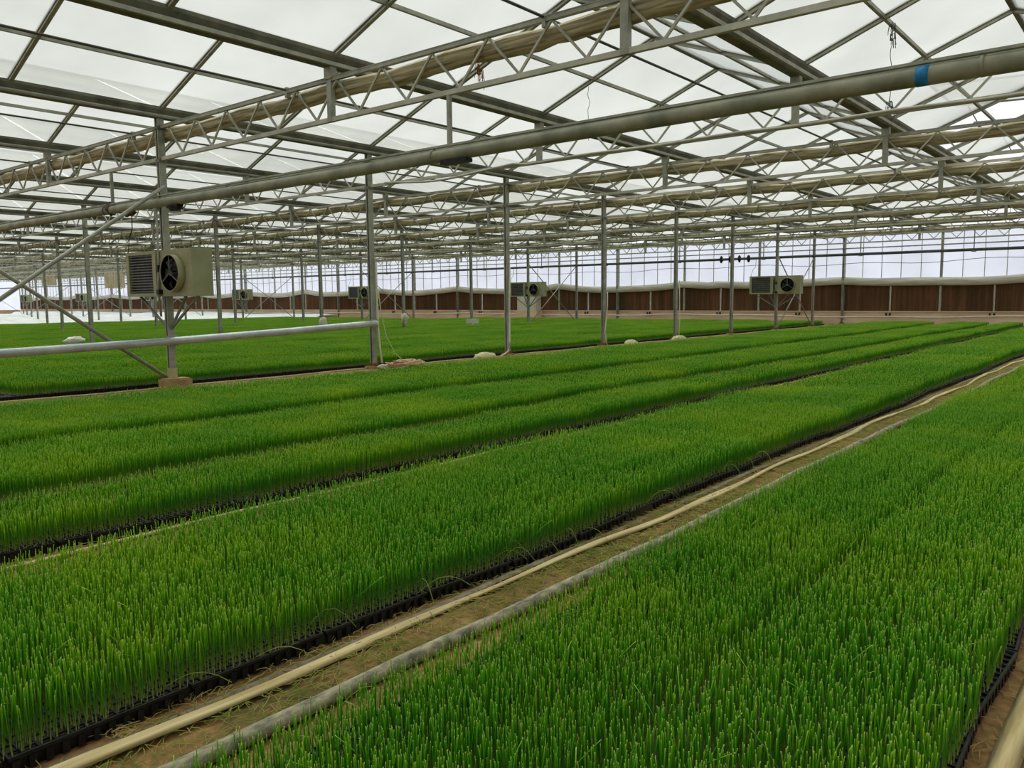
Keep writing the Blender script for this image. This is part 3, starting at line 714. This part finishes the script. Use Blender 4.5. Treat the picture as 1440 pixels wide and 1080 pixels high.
for (ya, yb, nb) in ((12.02, 23.45, 5), (23.92, 35.35, 4), (35.85, 47.3, 4)):
    st = (yb-ya+.36)/nb
    fb_ += [(ya+q*st, ya+(q+1)*st-.36) for q in range(nb)]
for k, (ya, yb) in enumerate(fb_):
    bed(ya, yb, 2.0+ya*.18, XE if ya < 30 else 33.5, 'distant seedling bed beyond the near columns, %s strip counted from them' % (ORD+['thirteenth'])[k], 'beds', 5 if k == 0 else 0, 0, True)

# ------------------------------------------------------------------ path between the beds
def line_pts(y_, k, x0, x1, z, amp=1, st=.2): return [(x_, y_+amp*wob(x_*.8+.7, k), z+.006*math.sin(x_*2.3+k)) for x_ in np.arange(x0, x1, st)]
m_ = MB(); wv = [1+.25*math.sin(q*.37)+.15*math.sin(q*.9) for q in range(400)]
m_.sweep(line_pts(2.275, 6, .3, 36.4, .018), [(-.029, -.002), (-.013, .009), (0, .004), (.015, .010), (.029, -.001), (.0, -.006)], rfun=lambda i: wv[i])
tag(m_.obj('lay_flat_tape', tape_m, None, True), 'beige flat irrigation tape lying along the left side of the path', 'irrigation tape')
m_ = MB(); m_.sweep(line_pts(2.03, 7, .3, 36.4, .03, .6), [(a*1.15, b2) for a, b2 in octs(.026, 10)], rfun=lambda i: 1+.06*math.sin(i*1.7))
tag(m_.obj('ground_hose', hose_m, None, True), 'weathered grey hose lying along the right side of the path', 'hose')
m_ = MB(); m_.sweep(line_pts(2.352, 8, .3, 36.4, .012, .5), [(-.02, -.004), (0, .006), (.02, -.004)]); tag(m_.obj('film_strip', film_edge_m), 'thin grey film strip tucked against the black trays of the path', 'film')
m_ = MB(); m_.sweep(line_pts(4.38, 9, .5, 36.4, .012, 1), [(-.025, -.004), (0, .008), (.025, -.004)]); tag(m_.obj('lay_flat_tape', tape_m, None, True), 'pale tape along the second narrow gap in front of the trays', 'irrigation tape')
m_ = MB(); m_.sweep(line_pts(.285, 10, 1.2, 9, .02, .4), [(-.038, -.002), (0, .012), (.038, -.001), (0, -.006)]); tag(m_.obj('lay_flat_tape', tape_m, None, True), 'beige tape in the lower right corner of the picture', 'irrigation tape')
m_ = MB(); m_.sweep(line_pts(11.78, 11, 1.2, 36.4, .014, 1), [(-.025, -.004), (0, .008), (.025, -.004)]); tag(m_.obj('lay_flat_tape', tape_m, None, True), 'pale tape along the foot of the near column line', 'irrigation tape')
def litter(name, mat, N, x0, x1, ya, yb, lab, seed, dens=None, l0=.04, l1=.14, wd=.0014):
    rr = random.Random(seed); m_ = MB(); q = 0
    while q < N:
        t = rr.random(); x_ = x0+(x1-x0)*t**1.6; y_ = rr.uniform(ya, yb)
        if dens and rr.random() > dens(x_, y_): continue
        a = rr.gauss(0, 1.1); l_ = rr.uniform(l0, l1); bnd = rr.uniform(-.9, .9); z = rr.uniform(.004, .016); p = []
        for e in range(4): p.append((x_, y_, z+.006*math.sin(e))); x_ += l_/3*math.cos(a); y_ += l_/3*math.sin(a); a += bnd/3
        m_.sweep(p, [(-wd, 0), (0, wd*1.2), (wd, 0)]); q += 1
    o = tag(m_.obj(name, mat), lab, 'plant litter', None, 'stuff')
pd_ = lambda x_, y_: .25+.75*min(1, max(0, (x_-1.2)/2.5)) * (.5+.5*math.sin(x_*4+y_*9))
litter('cut_leaves', clip_m, 5200, .4, 20, 2.05, 2.36, 'fresh green cut blades scattered on the dirt path', 3, pd_)
litter('dry_straw', straw_m, 8000, .4, 30, 2.05, 2.36, 'dry olive straw strewn over the dirt path', 4, lambda x_, y_: min(1, .12+.4*max(0, x_-1.3)))
litter('dry_straw', straw_m, 1800, .8, 20, 4.2, 4.44, 'dry straw in the narrow second gap', 5)
litter('dry_straw', straw_m, 1300, 1.0, 9, 2.36, 2.6, 'pale dry stalks around the tray rims left of the path', 6, None, .02, .07)
litter('dry_straw', straw_m, 500, 1.8, 5, .05, .42, 'dry straw in the lower right corner of the picture', 8)
m_ = MB(); rr = random.Random(12)
for q in range(26):
    x_ = rr.uniform(1.1, 6); y_ = rr.choice((2.42, 2.46, 1.9)); a = rr.uniform(-2.6, -.4); l_ = rr.uniform(.14, .26); h = rr.uniform(.03, .1)
    p = [(x_+l_*t*math.cos(a), y_+.8*l_*t*math.sin(a), .06+h*math.sin(t*2.9)-.03*t) for t in (0, .2, .4, .6, .8, 1)]
    m_.sweep(p, [(-.0018, 0), (0, .002), (.0018, 0)])
tag(m_.obj('bent_leaves', clip_m), 'long bent pale leaves arching out over the tray edge at the path', 'leaves', None, 'stuff')
